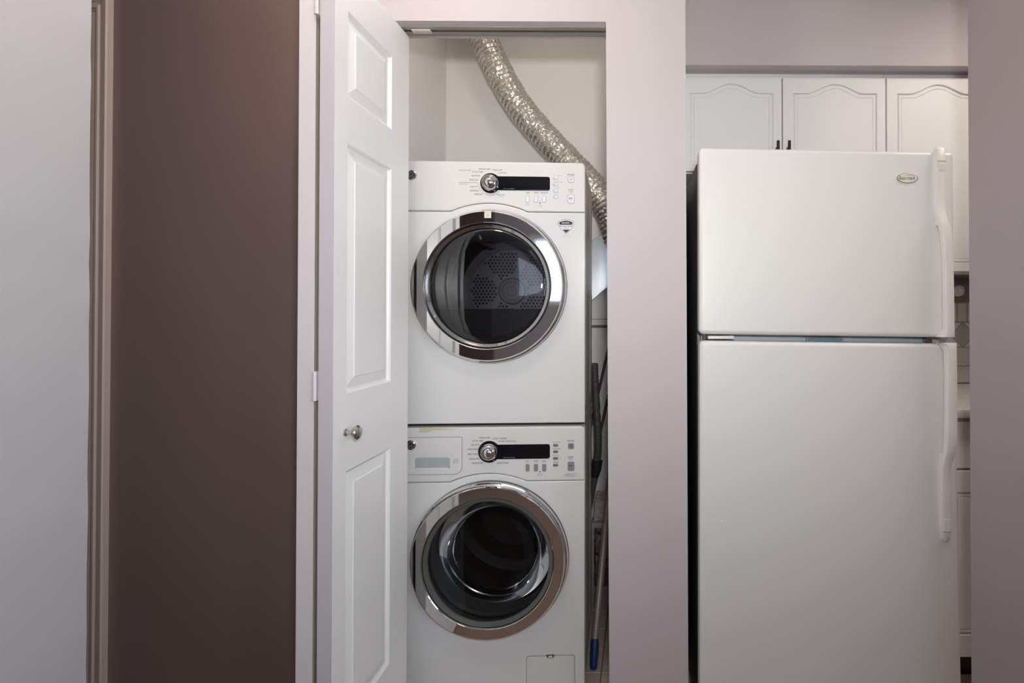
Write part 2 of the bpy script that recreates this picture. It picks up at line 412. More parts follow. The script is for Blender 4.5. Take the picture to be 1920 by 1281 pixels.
# ---- bifold door
d1 = empty('door_1', (0, 0, 0)); tag(d1, 'folded white two-leaf bifold closet door with raised panels and nickel knob', kind='structure')
YN, YF = 1.127, 1.488
LX1 = ax(625, YN); LX0 = ax(597.5, YN)        # leaf with the knob
KX1 = ax(589.5, YN); KX0 = ax(558, YN)        # leaf on the jamb side
ztop = at(764, 70, YF).z
def leaf(name, x0, x1, ya, yb, z0, z1, panels, face_sign, mface, medge):
    """slab in the y-z plane; raised panels pressed into the face at x1 (sign +) or x0 (sign -)"""
    bm = bmesh.new()
    xf, xb = (x1, x0) if face_sign > 0 else (x0, x1); s = 1 if face_sign > 0 else -1
    V = lambda x, y, z: bm.verts.new((x, y, z))
    p0, p1 = panels[0][0], panels[0][1]
    def quad(x, y0, y1, zz0, zz1): return bm.faces.new((V(x, y0, zz0), V(x, y1, zz0), V(x, y1, zz1), V(x, y0, zz1)))
    quad(xf, ya, p0, z0, z1); quad(xf, p1, yb, z0, z1)
    zc = [z0]+[q for p in sorted(panels, key=lambda p: p[2]) for q in (p[2], p[3])]+[z1]
    for k in range(0, len(zc), 2): quad(xf, p0, p1, zc[k], zc[k+1])
    for (a, b, c, d) in panels:
        rr = [(0, 0), (.004, -.003), (.007, -.008), (.010, -.0085), (.034, -.003), (.036, -.0015)]
        rings = [[V(xf+s*h, a+i, c+i), V(xf+s*h, b-i, c+i), V(xf+s*h, b-i, d-i), V(xf+s*h, a+i, d-i)] for i, h in rr]
        for A, B in zip(rings, rings[1:]):
            for k in range(4): bm.faces.new((A[k], A[(k+1) % 4], B[(k+1) % 4], B[k]))
        bm.faces.new(rings[-1])
    back = quad(xb, ya, yb, z0, z1)
    e1 = bm.faces.new((V(xf, ya, z0), V(xb, ya, z0), V(xb, ya, z1), V(xf, ya, z1)))
    e2 = bm.faces.new((V(xf, yb, z0), V(xb, yb, z0), V(xb, yb, z1), V(xf, yb, z1)))
    bm.faces.new((V(xf, ya, z1), V(xb, ya, z1), V(xb, yb, z1), V(xf, yb, z1)))
    bm.faces.new((V(xf, ya, z0), V(xb, ya, z0), V(xb, yb, z0), V(xf, yb, z0)))
    e1.material_index = 1
    bmesh.ops.remove_doubles(bm, verts=bm.verts, dist=1e-5)
    o = bm_obj(name, bm, mface, d1); o.data.materials.append(medge)
    for p in o.data.polygons:
        if abs(p.normal.y) > .9 and abs(p.center.y-ya) < 1e-4: p.material_index = 1
    o.data.materials.append(mat('door_back_gap_shade', (.36, .32, .26), .6))  # dark tan back faces: shade of the gap between leaves put into the colour
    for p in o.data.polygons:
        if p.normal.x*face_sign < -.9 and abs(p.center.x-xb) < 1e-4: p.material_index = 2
    return o
# panel rectangle measured on the leaf plane
def yat(px, X):      # distance at which a leaf plane x=X shows at column px
    d = ray(px, 590); return X/d.x*d.y
pa, pb = yat(650, LX1), yat(733, LX1)
def zat(px, py): Y = yat(px, LX1); return at(px, py, Y).z
panels = [(pa, pb, zat(650, 182), zat(650, 20)), (pa, pb, zat(650, 738), zat(650, 268)), (pa, pb, zat(731, 1248), zat(650, 884))]
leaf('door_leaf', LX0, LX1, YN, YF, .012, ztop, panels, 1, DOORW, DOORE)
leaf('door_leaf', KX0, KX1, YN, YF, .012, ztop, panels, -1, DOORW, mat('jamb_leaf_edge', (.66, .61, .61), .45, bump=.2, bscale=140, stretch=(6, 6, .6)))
def hinge(zc, h):
    x = (KX1+LX0)/2
    hg = bmesh.new()
    bmesh.ops.create_cone(hg, cap_ends=True, segments=20, radius1=.0045, radius2=.0045, depth=h, matrix=Matrix.Translation((x-.001, YN-.004, zc)))
    add_box(hg, KX1-.0005, KX1+.0015, YN, YN+.03, zc-h/2, zc+h/2)
    add_box(hg, LX0-.0015, LX0+.0005, YN, YN+.03, zc-h/2, zc+h/2)
    for k in range(-1, 2):
        bmesh.ops.create_cone(hg, cap_ends=True, segments=20, radius1=.0049, radius2=.0049, depth=.0016, matrix=Matrix.Translation((x-.001, YN-.004, zc+k*h/4)))
    bm_obj('hinge', hg, mat('hinge_white', (.70, .66, .66), .35, metal=.2), d1, smooth=True)
hinge(at(590, 724, YN).z, .064); hinge(at(590, 2, YN).z, .064); hinge(.25, .064)
ky, kz = yat(648, LX1), zat(648, 811)
lathe('knob', [(0, 0), (.0085, 0), (.0085, .003), (.005, .005), (.0045, .014), (.006, .018), (.0125, .021), (.0165, .026), (.0165, .029), (.013, .033), (.006, .0355), (0, .036)],
      NICKEL, d1, c=(LX1, ky, kz), n=40, axis='x')
# track under the closet header
tr = empty('door_track', (0, 0, 0)); tag(tr, 'steel bifold door track under the closet header', 'track')
bm = bmesh.new(); ty = YW+.038
add_box(bm, OPX0+.01, xr1-.002, ty-.022, ty+.022, HZ-.003, HZ)
add_box(bm, OPX0+.01, xr1-.002, ty-.022, ty-.0195, HZ-.008, HZ-.003); add_box(bm, OPX0+.01, xr1-.002, ty+.0195, ty+.022, HZ-.008, HZ-.003)
add_box(bm, OPX0+.01, xr1-.002, ty-.0195, ty-.006, HZ-.008, HZ-.007); add_box(bm, OPX0+.01, xr1-.002, ty+.006, ty+.0195, HZ-.008, HZ-.007)
bm_obj('rail', bm, TRACK, tr)
b_ = box('pivot_bracket', -.66, -.605, ty-.014, ty+.006, HZ-.014, HZ-.0085, mat('bracket_white', (.62, .60, .54), .4), tr, bev=.002)

# ================================================================== APPLIANCES
ROT = R(2.1)
base = at(917, 590, 1.6); base.z = 0
F = Face(base, ROT)
hw = F(1097, 560)[0]
ZWT = F(917, 801)[1]; ZDB = F(917, 794.5)[1]; ZDT = F(917, 303)[1]
def arch_outline(ztop, zline, zpk, xa, xb, R0, zc, gap):
    """control panel outline: flat bottom that arches over the porthole between xa and xb"""
    pts = rrect(-hw, hw, zline, ztop, [.004, .012, .012, .004])
    # rebuild bottom edge with the arch (bottom-left corner to bottom-right)
    mid = (xa+xb)/2; n = 28; arch = []
    for k in range(n+1):
        t = k/n; x = xa+(xb-xa)*t
        s = math.sin(math.pi*t)
        arch.append((x, zline+(zpk-zline)*(s**.75)))
    return arch, pts
def machine(kind):
    dry = kind == 'dryer'
    g = (lambda a, b: a if dry else b)
    zb = g(ZDB, .012); zt = g(ZDT, ZWT)
    name = g('clothes_dryer', 'washing_machine')
    root = empty(name, (base.x, base.y, zb), ROT)
    tag(root, g('white front-loading dryer with chrome porthole door stacked on the washing machine, foil hose behind',
                'white front-loading washing machine with chrome porthole door and detergent drawer beneath the dryer'), g('dryer', 'washing machine'))
    def P(px, py, y=0):
        x, z = F(px, py, y); return (x, z-zb)
    f2 = lambda px, py, y=0: P(px, py, y)
    Hh = zt-zb; D = .42
    # cabinet shell, open at the front
    bm = bmesh.new(); t = .004; e = .003
    add_box(bm, -hw+e, -hw+e+t, .031, D, 0, Hh-.002); add_box(bm, hw-e-t, hw-e, .031, D, 0, Hh-.002)
    add_box(bm, -hw+e+t, hw-e-t, .031, D, Hh-.006, Hh-.002); add_box(bm, -hw+e+t, hw-e-t, .031, D, 0, .004)
    add_box(bm, -hw+e+t, hw-e-t, D-t, D, .004, Hh-.006)
    bm_obj('cabinet', bm, STEELW, root)
    # pressed ribs of the cabinet side
    bm = bmesh.new(); add_box(bm, hw-e, hw-e+.0015, .06, .09, .05, Hh-.05, .0007, 1); add_box(bm, hw-e, hw-e+.0015, .30, .36, .05, Hh-.05, .0007, 1)
    bm_obj('side_rib', bm, STEELW, root)
    # ---- seam
    zl = P(1000, g(397, 902))[1]; zpk = P(917, g(380.5, 888))[1]
    xa, xb = P(g(846, 846), 400)[0], P(g(988, 988), 400)[0]
    n = 30; arch = []
    for k in range(n+1):
        q = k/n; s = math.sin(math.pi*q); arch.append((xa+(xb-xa)*q, zl+(zpk-zl)*s**.8))
    topo = [(x, z) for x, z in rrect(-hw, hw, 0, Hh, [.0, .014, .014, .0])]
    ctrl = [(-hw, zl)]+arch+[(hw, zl)]+[(x, z) for x, z in topo if z > .1]
    gp = .0016
    frontp = [(-hw, 0.0), (hw, 0.0), (hw, zl-gp)]+[(x, z-gp) for x, z in arch[::-1]]+[(-hw, zl-gp)]
    c0 = P(g(918.5, 919.5), g(537, 1047.5))   # porthole centre on the panel plane
    rr = .205
    plate('front_panel', [frontp, circ(c0[0], c0[1], rr, 96)], 0, .03, WHITE, root, bev=.004)
    plate('control_panel', [ctrl], -.0015, .03, WHITE2, root, bev=.005)
    box('seam_backing', -hw+.008, hw-.008, .020, .0295, zl-.02, zl+.004, BLACK, root)
    # ---- drum, deep tub and back
    cy = .035
    if dry:
        drum = lathe('drum', [(.205, .03), (.205, .05), (.222, .055), (.226, .07), (.226, .30), (.20, .33), (.19, .335)], DRUM, root, c=(c0[0], 0, c0[1]))
        lathe('drum_lip', [(.1985, .052), (.203, .048), (.2045, .044), (.2045, .052), (.2, .056)], STEEL, drum, c=(c0[0], 0, c0[1]), closed=True)
        lathe('drum_back', [(.19, .335), (.16, .332), (.157, .325), (.052, .325), (.05, .318), (.0, .316)], mat('drum_back_grey', (.34, .34, .35), .35, metal=.6), drum, c=(c0[0], 0, c0[1]))
        for r_ in (.046, .034, .016):
            lathe('hub_ring', [(r_, .318), (r_+.0015, .3145), (r_+.003, .318)], STEEL, drum, c=(c0[0], 0, c0[1]), n=48)
        bm = bmesh.new()
        for i in range(-11, 12):
            for j in range(-13, 14):
                x = i*.0135+(j % 2)*.00675; z = j*.0117; r_ = math.hypot(x, z); a = math.degrees(math.atan2(z, x)) % 72
                if .060 < r_ < .150 and 9 < a < 63:
                    bmesh.ops.create_circle(bm, cap_ends=True, segments=10, radius=.0046, matrix=Matrix.Translation((c0[0]+x, .3235, c0[1]+z)) @ Matrix.Rotation(R(90), 4, 'X'))
        p = bm_obj('perforations', bm, BLACK, drum); p['kind'] = 'stuff'
        for a in (100, 220, 340):     # lifter vanes
            aa = R(a); bm = bmesh.new()
            add_box(bm, -.012, .012, .09, .28, .165, .222, .008, 2)
            bmesh.ops.transform(bm, matrix=Matrix.Translation((c0[0], 0, c0[1])) @ Matrix.Rotation(aa, 4, 'Y'), verts=bm.verts)
            bm_obj('lifter', bm, DRUM, drum, smooth=True)
        # lint housing that fills the lower part of the opening
        zz = P(900, 580, .05)[1]-c0[1]
        seg = [(c0[0]+rr*.985*math.cos(R(a)), c0[1]+rr*.985*math.sin(R(a))) for a in range(196, 345, 4) if rr*.985*math.sin(R(a)) < zz]
        plate('lint_housing', [[(seg[0][0], c0[1]+zz)]+seg+[(seg[-1][0], c0[1]+zz)]], .036, .075, BLACK, root, bev=.004)
    else:
        drum = lathe('drum', [(.205, .03), (.19, .045), (.172, .06), (.168, .085), (.176, .095), (.178, .11), (.215, .12), (.222, .14), (.222, .37), (.19, .39), (.0, .39)], DRUMK, root, c=(c0[0], 0, c0[1]))
        lathe('door_seal', [(.200, .028), (.192, .020), (.183, .026), (.180, .045), (.172, .055), (.170, .075), (.180, .08), (.200, .06)], RUB, root, c=(c0[0], 0, c0[1]), closed=True)
        lathe('drum_lip', [(.174, .110), (.180, .106), (.182, .113), (.176, .118)], STEEL, drum, c=(c0[0], 0, c0[1]), closed=True)
        bm = bmesh.new()
        for i in range(8):
            for k in range(26):
                a = R(k*360/26+(i % 2)*7); y = .16+i*.026; r_ = .2205
                bmesh.ops.create_icosphere(bm, subdivisions=1, radius=.0042, matrix=Matrix.Translation((c0[0]+r_*math.cos(a), y, c0[1]+r_*math.sin(a))))
        p = bm_obj('drum_dimples', bm, STEEL, drum); p['kind'] = 'stuff'
        for k in range(3):
            aa = R(k*120+35); bm = bmesh.new(); add_box(bm, -.02, .02, .15, .36, .165, .219, .012, 3)
            bmesh.ops.transform(bm, matrix=Matrix.Translation((c0[0], 0, c0[1])) @ Matrix.Rotation(aa, 4, 'Y'), verts=bm.verts)
            bm_obj('lifter', bm, DRUM, drum, smooth=True)
        lathe('drum_back', [(.19, .388), (.15, .38), (.12, .36), (.05, .375), (0, .37)], DRUM, drum, c=(c0[0], 0, c0[1]))
    # ---- door: chrome ring (part) with its sub-parts
    yf = -.034
    cf = P(g(916.0, 917), g(537, 1048), yf)
    R1 = g(.2400, .2425); Ri = g(.1945, .2000)
    cc = (c0[0], 0, c0[1])
    ring = [(R1-.006, -.001), (R1, -.003), (R1+.0015, -.010), (R1-.001, -.016), (R1-.0045, -.017), (R1-.0055, -.026), (R1-.0075, -.0285), (R1-.010, yf+.0004), (R1-.0105, yf+.0002),
            (Ri+.0025, yf), (Ri+.001, yf+.0012), (Ri, yf+.005), (Ri, -.004)]
    door = lathe('door_ring', ring, CHROME, root, c=cc, n=160, closed=True, sharp=9)
    lathe('door_rim_shadow', [(R1-.001, -.0001), (R1+.003, -.001), (R1+.003, -.004), (R1, -.0045)], RUB, door, c=cc, n=128, closed=True)
    if dry:
        lathe('glass_trim', [(Ri, yf+.010), (Ri-.004, yf+.006), (Ri-.014, yf+.011), (Ri-.018, yf+.018), (Ri-.018, yf+.026), (Ri, yf+.026)], CHROMED, door, c=cc, n=128, closed=True)
        # fine ribbing round the glass
        bm = bmesh.new()
        for k in range(260):
            a = 2*math.pi*k/260; u = Vector((math.cos(a), 0, math.sin(a))); v = Vector((-math.sin(a), 0, math.cos(a)))
            w_ = .0012; r0, r1 = Ri-.0135, Ri-.005
            q = [u*r0-v*w_, u*r0+v*w_, u*r1+v*w_, u*r1-v*w_]
            yy = [yf+.0095, yf+.0095, yf+.0055, yf+.0055]
            bm.faces.new([bm.verts.new(Vector(cc)+Vector((p_.x, y_, p_.z))) for p_, y_ in zip(q, yy)])
        rb = bm_obj('trim_ribs', bm, CHROME, door); rb['kind'] = 'stuff'
        gr = Ri-.014
        lathe('door_glass', [(gr, yf+.014), (gr*.985, yf+.0115), (gr*.95, yf+.0095), (gr*.88, yf+.0078), (gr*.7, yf+.0062), (gr*.4, yf+.005), (0, yf+.0045)], DGLASS, door, c=cc, n=96)
    else:
        lathe('glass_trim', [(Ri, yf+.010), (Ri-.002, yf+.006), (Ri-.013, yf+.010), (Ri-.016, yf+.018), (Ri-.016, yf+.026), (Ri, yf+.026)], mat('grey_green_trim', (.16, .17, .15), .3, metal=.5), door, c=cc, n=128, closed=True)
        gr = Ri-.014
        lathe('door_glass', [(gr, yf+.014), (gr*.985, yf+.018), (.158, .020), (.146, .055), (.135, .078), (.11, .088), (.05, .093), (0, .094)], WGLASS, door, c=cc, n=96)
        lathe('outer_glass', [(gr, yf+.012), (gr*.8, yf+.010), (gr*.4, yf+.008), (0, yf+.0075)], thin_glass('washer_outer_glass', (.72, .73, .74), 1.35), door, c=cc, n=96)
    # ---- badge
    bc = P(g(772.5, 771), g(328.5, 834.5), -.004); br = .0160
    bd = lathe('badge', [(br, -.0015), (br, -.004), (br*.93, -.007), (br*.75, -.0085), (br*.72, -.0078), (0, -.0078)], CHROME, root, c=(bc[0], 0, bc[1]), n=40)
    lathe('badge_field', [(br*.72, -.0079), (br*.70, -.0084), (0, -.0086)], BLACKG, bd, c=(bc[0], 0, bc[1]), n=32)
    join('badge_letters', [(text_mesh('GE', bc[0]-br*.48, bc[0]+br*.48, bc[1]-br*.40, bc[1]+br*.40, -.0089), 0)]+
         [(curve_plate([circ(bc[0], bc[1], br*.66, 32), circ(bc[0], bc[1], br*.60, 32)], -.0089, -.0086), 0)], [CHROME], bd)
    # ---- display and dial
    dc = P(g(919.5, 917), g(343.5, 847.5), -.003); dr = g(.0318, .0342)
    a = P(945, g(330, 834), -.003); b = P(1031, g(357.5, 861), -.003)
    zt_, zb_ = P(985, g(331, 833.5), -.003)[1], P(985, g(357.2, 860.8), -.003)[1]
    at_ = math.degrees(math.asin(max(-1, min(1, (zt_-dc[1])/dr)))); ab_ = math.degrees(math.asin(max(-1, min(1, (zb_-dc[1])/dr))))
    r0 = .007
    out = [(dc[0]+dr*math.cos(R(q)), dc[1]+dr*math.sin(R(q))) for q in [at_+(360-at_+ab_)*k/60 for k in range(61)]]
    br_ = [(b[0]-r0+r0*math.sin(R(q)), zb_+r0-r0*math.cos(R(q))) for q in range(0, 91, 15)]
    tr_ = [(b[0]-r0+r0*math.cos(R(q)), zt_-r0+r0*math.sin(R(q))) for q in range(0, 91, 15)]
    disp = plate('display', [out+br_+tr_], -.0032, .002, BLACKG, root, bev=.0006)
    text('display_text', [('ESTIMATED TIME REMAINING', 944, 965.5, g(353, 857.5), g(354.6, 859.2))], INKL, f2, -.0034, disp)
    if dry:     # grey guide line round the dial
        x0_, zz0 = P(860, 342.4); x1_, _ = P(895.5, 342.4); rl = dr+.0065
        me1 = curve_plate([[(x0_, zz0-.0006), (x1_, zz0-.0006), (x1_, zz0+.0006), (x0_, zz0+.0006)]], -.0018, -.0012)
        o_ = [(dc[0]+rl*math.cos(R(q)), dc[1]+rl*math.sin(R(q))) for q in range(180, 316, 5)]
        i_ = [(dc[0]+(rl-.0011)*math.cos(R(q)), dc[1]+(rl-.0011)*math.sin(R(q))) for q in range(315, 179, -5)]
        join('guide_line', [(me1, 0), (curve_plate([o_+i_], -.0018, -.0012), 0)], [INKL], root)
    kc = P(g(917, 916), g(341, 848), -.022); kr = .0228
    dial = lathe('dial', [(kr+.003, -.003), (kr+.003, -.007), (kr+.001, -.0085), (kr+.0005, -.018), (kr-.0015, -.0215), (kr-.006, -.0235), (kr-.0065, -.0228), (kr-.0075, -.0228), (kr-.0085, -.0245), (kr*.3, -.0275), (0, -.028)], CHROME, root, c=(dc[0], 0, dc[1]), n=56)
    bm = bmesh.new()
    for q in range(14):
        aa = R(-62+q*4.0*g(1, 1)) if q < 3 else None
        if aa is None: break
        bmesh.ops.create_icosphere(bm, subdivisions=1, radius=.0009, matrix=Matrix.Translation((dc[0]+(dr-.004)*math.cos(aa-.05), -.0036, dc[1]+(dr-.004)*math.sin(aa-.05))))
    bm_obj('dial_marks', bm, BTNW, disp)
    # ---- buttons
    bt = []
    def button(x0, x1, y0, y1, rad, m1, ring=True):
        p, q = P(x0, y1, -.003), P(x1, y0, -.003)
        o = plate('button', [rrect(p[0], q[0], p[1], q[1], rad)], -.0038, .001, m1, root, bev=.0008)
        if ring: plate('button_surround', [rrect(p[0]-.0012, q[0]+.0012, p[1]-.0012, q[1]+.0012, rad+.001)], -.0021, .0, BTNE if dry else mat('btn_edge', (.5, .49, .48), .5), o)
        return o
    BM = g(BTNW, BTNG)
    dy = g(0, 0)
    for (x0, x1) in ((985.8, 992.3), (1001.2, 1008.2), (1016.8, 1023.6)):
        button(x0, x1, g(367.5, 870.5), g(379, 884), .0035, BM)
    for y0 in (g((331.5, 343.5, 355.4, 367.4), (833, 845, 857.5, 870.3))):
        o = button(1037.3, 1046, y0, y0+4.6, .0025, g(BTNW, mat('btn_small', (.20, .20, .20), .4)))
        p, q = P(1038.6, y0+3.0, -.004), P(1040, y0+1.6, -.004)
        plate('indicator', [rrect(p[0], q[0], p[1], q[1], .0005)], -.0042, -.003, INK, o)
    o = button(1065.3, 1075.6, g(332, 831.5), g(342, 842), .0035, g(BTNW, BTNG))
    c_ = P(1070.5, g(337, 837), -.004)
    join('power_symbol', [(curve_plate([circ(c_[0], c_[1], .0036, 24), circ(c_[0], c_[1], .0027, 24)], -.0042, -.0036), 0),
                          (curve_plate([rrect(c_[0]-.0005, c_[0]+.0005, c_[1], c_[1]+.0042, .0002)], -.0043, -.0036), 0)], [g(INKL, INK)], o)
    o = button(1064.6, 1076.4, g(364.8, 866), g(381.3, 883), .0045, g(BTNW, BTNG))
    c_ = P(1070, g(372, 873.5), -.004)
    join('start_symbol', [(curve_plate([[(c_[0]-.004, c_[1]-.003), (c_[0]+.0005, c_[1]), (c_[0]-.004, c_[1]+.003)]], -.0042, -.0036), 0),
                          (curve_plate([rrect(c_[0]+.0014, c_[0]+.0024, c_[1]-.003, c_[1]+.003, .0002)], -.0042, -.0036), 0),
                          (curve_plate([rrect(c_[0]+.0034, c_[0]+.0044, c_[1]-.003, c_[1]+.003, .0002)], -.0042, -.0036), 0)], [INK], o)
    p = P(1012.5, g(380.5, 884.7), -.002)
    plate('lock_symbol', [rrect(p[0]-.002, p[0]+.002, p[1]-.002, p[1]+.0016, .0006)], -.0019, 0, INK, root)
    if dry:
        dk = [('WRINKLE FREE', 897, 919.5, 315.8, 318.6), ('MIXED LOAD', 923.5, 942, 317.4, 320.2), ('ACTIVE WEAR', 885.5, 906, 320.8, 323.8), ('COTTONS', 935, 950, 322.8, 325.6),
              ('DELICATES', 884.2, 900, 328, 331), ('SPEED DRY', 880, 896.8, 335.8, 338.8), ('WARM UP', 880.4, 895, 348.6, 351.4), ('DEWRINKLE', 881, 898, 356, 359), ('TIMED DRY', 889, 905, 363, 366),
              ('RACK DRY', 932, 946.5, 364, 366.6), ('TIME', 986, 993, 360.3, 363), ('TEMP', 1001, 1009, 360.3, 363), ('SENSOR', 1014, 1027, 360.5, 363.2),
              ('POWER', 1064, 1077, 326.3, 329.6), ('START', 1065.3, 1076, 354.6, 357.4), ('PAUSE', 1067, 1074.3, 358.8, 360.7)]
        lk = [('SENSOR DRY', 860, 884, 318, 320.8), ('TIME DRY', 860.5, 877, 344, 346.5), ('NO TUMBLE', 934, 944, 368, 369.6), ('MY CYCLE', 1037.2, 1051.5, 328, 329.8), ('EXTEND TUMBLE', 1037.2, 1055.6, 340, 342),
              ('DAMP ALERT', 1037.8, 1050.5, 351.4, 353.3), ('SIGNAL', 1037.8, 1048, 363.4, 365.3), ('MORE TIME', 984.2, 993, 382, 383.6), ('LESS TIME', 984.6, 992.6, 384.4, 386), ('HOLD 3 SEC', 1008.3, 1017, 383.8, 385.6), ('TO LOCK', 1009, 1016.4, 386.4, 388.2)]
    else:
        dk = [('WRINKLE FREE', 897.5, 919, 819.8, 822.6), ('COLORS / NORMAL', 923, 950.5, 821, 824), ('WHITES / HEAVY DUTY', 934.6, 968, 826.3, 829), ('ACTIVE WEAR', 885, 906, 825.5, 828.4),
              ('DELICATES', 883.4, 899, 832.8, 835.7), ('HAND WASH', 876.8, 896, 841.2, 843.9), ('SPEED WASH', 876.5, 896, 850.2, 853), ('RINSE & SPIN', 880, 898.5, 859.2, 862.2), ('DRAIN & SPIN', 885, 905.5, 867, 870),
              ('BASKETCLEAN', 932, 953.6, 866.8, 869.8), ('SOIL', 985.6, 992, 863.8, 866.6), ('TEMP', 1000.2, 1009, 863.8, 866.6), ('SPIN', 1016.3, 1024, 863.8, 866.6),
              ('POWER', 1064, 1077, 825.3, 828.4), ('START', 1065, 1075.3, 855.6, 859), ('PAUSE', 1066.5, 1074, 860, 862.2),
              ('DELAY START', 1037, 1051, 828.2, 830), ('EXTRA RINSE', 1037, 1051, 840.8, 842.7), ('MY CYCLE', 1037, 1048, 853.4, 855.2), ('SIGNAL', 1037, 1048, 865.8, 868)]
        lk = [('HOLD', 1047.5, 1052, 857.2, 858.8), ('3 SEC', 1047.5, 1053.5, 859.4, 861.2), ('HOLD 3 SEC', 1007.5, 1017, 887.8, 889.8), ('TO LOCK', 1008.3, 1017, 890.4, 892.6), ('ENERGY STAR', 1060, 1075, 889.2, 892.3)]
    text('printed_legend', dk, INK, f2, -.0019, root)
    text('printed_legend', lk, INKL, f2, -.0019, root)
    # ---- little feet
    for sx in (-1, 1):
        for yy in (.06, .37):
            lathe('foot', [(0, 0), (.018, 0), (.018, -.010), (0, -.010)] if not dry else [(0, 0), (.02, 0), (.02, -.0045), (0, -.0045)], BLACK, root, c=(sx*(hw-.05), yy, 0), n=20, axis='z')
    if dry:
        # shield sticker
        cx_ = 1061.3
        def Q(x, y): return P(x, y, -.001)
        sh = [Q(x, y) for x, y in ((1046, 421.5), (1045.6, 419), (1047, 414.5), (1050, 413), (1055, 411.8), (1061, 411.3), (1067, 411.8), (1072, 413), (1075, 414.5), (1076.5, 419), (1076.2, 421.5), (1074.5, 423), (1073, 428), (1061.3, 439.5), (1050, 428), (1048, 423))]
        blk = [Q(x, y) for x, y in ((1049.2, 421.6), (1048.3, 417), (1052, 415.3), (1056, 414.3), (1061, 413.9), (1066, 414.3), (1070, 415.3), (1073.6, 417), (1073, 421.6))]
        tri = [Q(x, y) for x, y in ((1054.6, 430.7), (1068.4, 430.7), (1061.4, 437.2))]
        def prt(s, a_, b_, t_, u_): x0, z1 = Q(a_, t_); x1, z0 = Q(b_, u_); return text_mesh(s, x0, x1, z0, z1, -.0016)
        disc = [Q(1061.5+15.5*math.cos(R(q)), 428+19*math.sin(R(q))) for q in range(0, 360, 10)]
        join('shield_sticker', [(curve_plate([disc[::-1]], -.0003, 0), 3), (curve_plate([sh[::-1]], -.0006, -.0003), 1), (curve_plate([[(cx+(x-cx)*.93, cz+(z-cz)*.93) for (x, z) in sh[::-1] for cx, cz in [Q(1061.3, 424)]]], -.0009, -.0006), 0),
              (curve_plate([blk[::-1]], -.0013, -.0009), 2), (curve_plate([tri[::-1]], -.0013, -.0009), 2),
              (prt('SEARS', 1053.2, 1067.5, 416.4, 419.6), 0), (prt('PROTECTION', 1049, 1072.6, 423.2, 426), 2), (prt('AGREEMENT', 1055, 1067.5, 427, 428.8), 1), (prt('CALL 1 800 4 MY HOME', 1054, 1070, 442.2, 444), 1)],
             [BTNW, INKL, mat('sticker_black', (.02, .02, .025), .4), WHITE], root)
        # small paper square on the chrome ring
        p, q = P(908.3, 409, -.0332), P(921, 397, -.0332)
        dz = c0[1]+R1-.018
        tagp = join('paper_square', [(curve_plate([rrect(p[0], q[0], p[1], q[1], .0004)], -.0351, -.0338), 0), (text_mesh('V', p[0]+.008, q[0]-.007, p[1]+.005, q[1]-.008, -.0353), 1)], [PAPER, INKL], door)
    else:
        # detergent drawer
        p, q = P(751, 890.5, -.002), P(866, 820, -.002)
        rx0, rz0 = P(778, 881.5, -.002); rx1, rz1 = P(843.5, 858.3, -.002)
        rec = rrect(rx0, rx1, rz0, rz1, .006)
        plate('drawer_gap', [rrect(p[0]-.0012, q[0]+.0012, p[1]-.0012, q[1]+.0012, [.022, .003, .003, .003], 8)], -.0017, -.0010, mat('gap_grey', (.12, .12, .115), .8), root)
        dw = plate('detergent_drawer', [rrect(p[0], q[0], p[1], q[1], [.021, .002, .002, .002], 8), rec], -.0035, -.0012, WHITE2, root, bev=.0007)
        plate('drawer_handle_recess', [rec], -.0020, -.0013, DRAWH, dw)
        # bright lower lip of the grip
        plate('grip_lip', [rrect(rx0+.002, rx1-.002, rz0-.002, rz0+.006, .003)], -.0042, -.0022, WHITE2, dw, bev=.0008)
        p, q = P(851, 868.5, -.0035), P(859, 861, -.0035)
        join('drawer_symbol', [(curve_plate([rrect(p[0], q[0], p[1], q[1], .001), rrect(p[0]+.0012, q[0]-.0012, p[1]+.0012, q[1]-.0012, .0006)], -.0038, -.0034), 0),
                               (curve_plate([rrect(p[0]+.003, q[0]-.003, (p[1]+q[1])/2-.0008, (p[1]+q[1])/2+.0008, .0003)], -.0038, -.0034), 0)], [INKL], dw)
        # yellowed tape on the top edge
        tp = [P(x, y, -.002) for x, y in ((785, 811), (787, 803), (800, 802.5), (845, 804), (866, 804.5), (835, 806), (812, 807), (800, 811.5))]
        plate('tape_residue', [tp[::-1]], -.0020, -.0014, TAPE, root)
        # energy mark outline
        p, q = P(1058.5, 893.3), P(1081.2, 888.2)
        plate('mark_outline', [rrect(p[0], q[0], p[1], q[1], .0035), rrect(p[0]+.0007, q[0]-.0007, p[1]+.0007, q[1]-.0007, .003)], -.0019, -.001, INKL, root)
        # service flap
        p, q = P(987.5, 1300, -.001), P(1077, 1229, -.001)
        o1 = rrect(p[0], q[0], max(p[1], .02), q[1], .008, 6)
        plate('flap_gap', [rrect(p[0]-.0014, q[0]+.0014, max(p[1], .02)-.0014, q[1]+.0014, .009, 6)], -.0004, .001, mat('gap_grey2', (.16, .16, .155), .8), root)
        lp, lq = P(1024.5, 1234, -.001), P(1039.5, 1228, -.001)
        fl_ = plate('service_flap', [o1], -.0016, -.0003, WHITE, root, bev=.0005)
        plate('flap_latch', [[(lp[0], lq[1]+.001), (lp[0]+.002, lp[1]+.002), (lp[0]+.007, lp[1]), (lq[0]-.007, lp[1]), (lq[0]-.002, lp[1]+.002), (lq[0], lq[1]+.001)][::-1]], -.0026, -.0012, mat('latch_dark', (.10, .085, .04), .5), fl_)
        plate('latch_tab', [rrect(lp[0]+.006, lq[0]-.006, lp[1]+.002, lq[1]-.0015, .001)], -.0034, -.0022, PAPER, fl_)
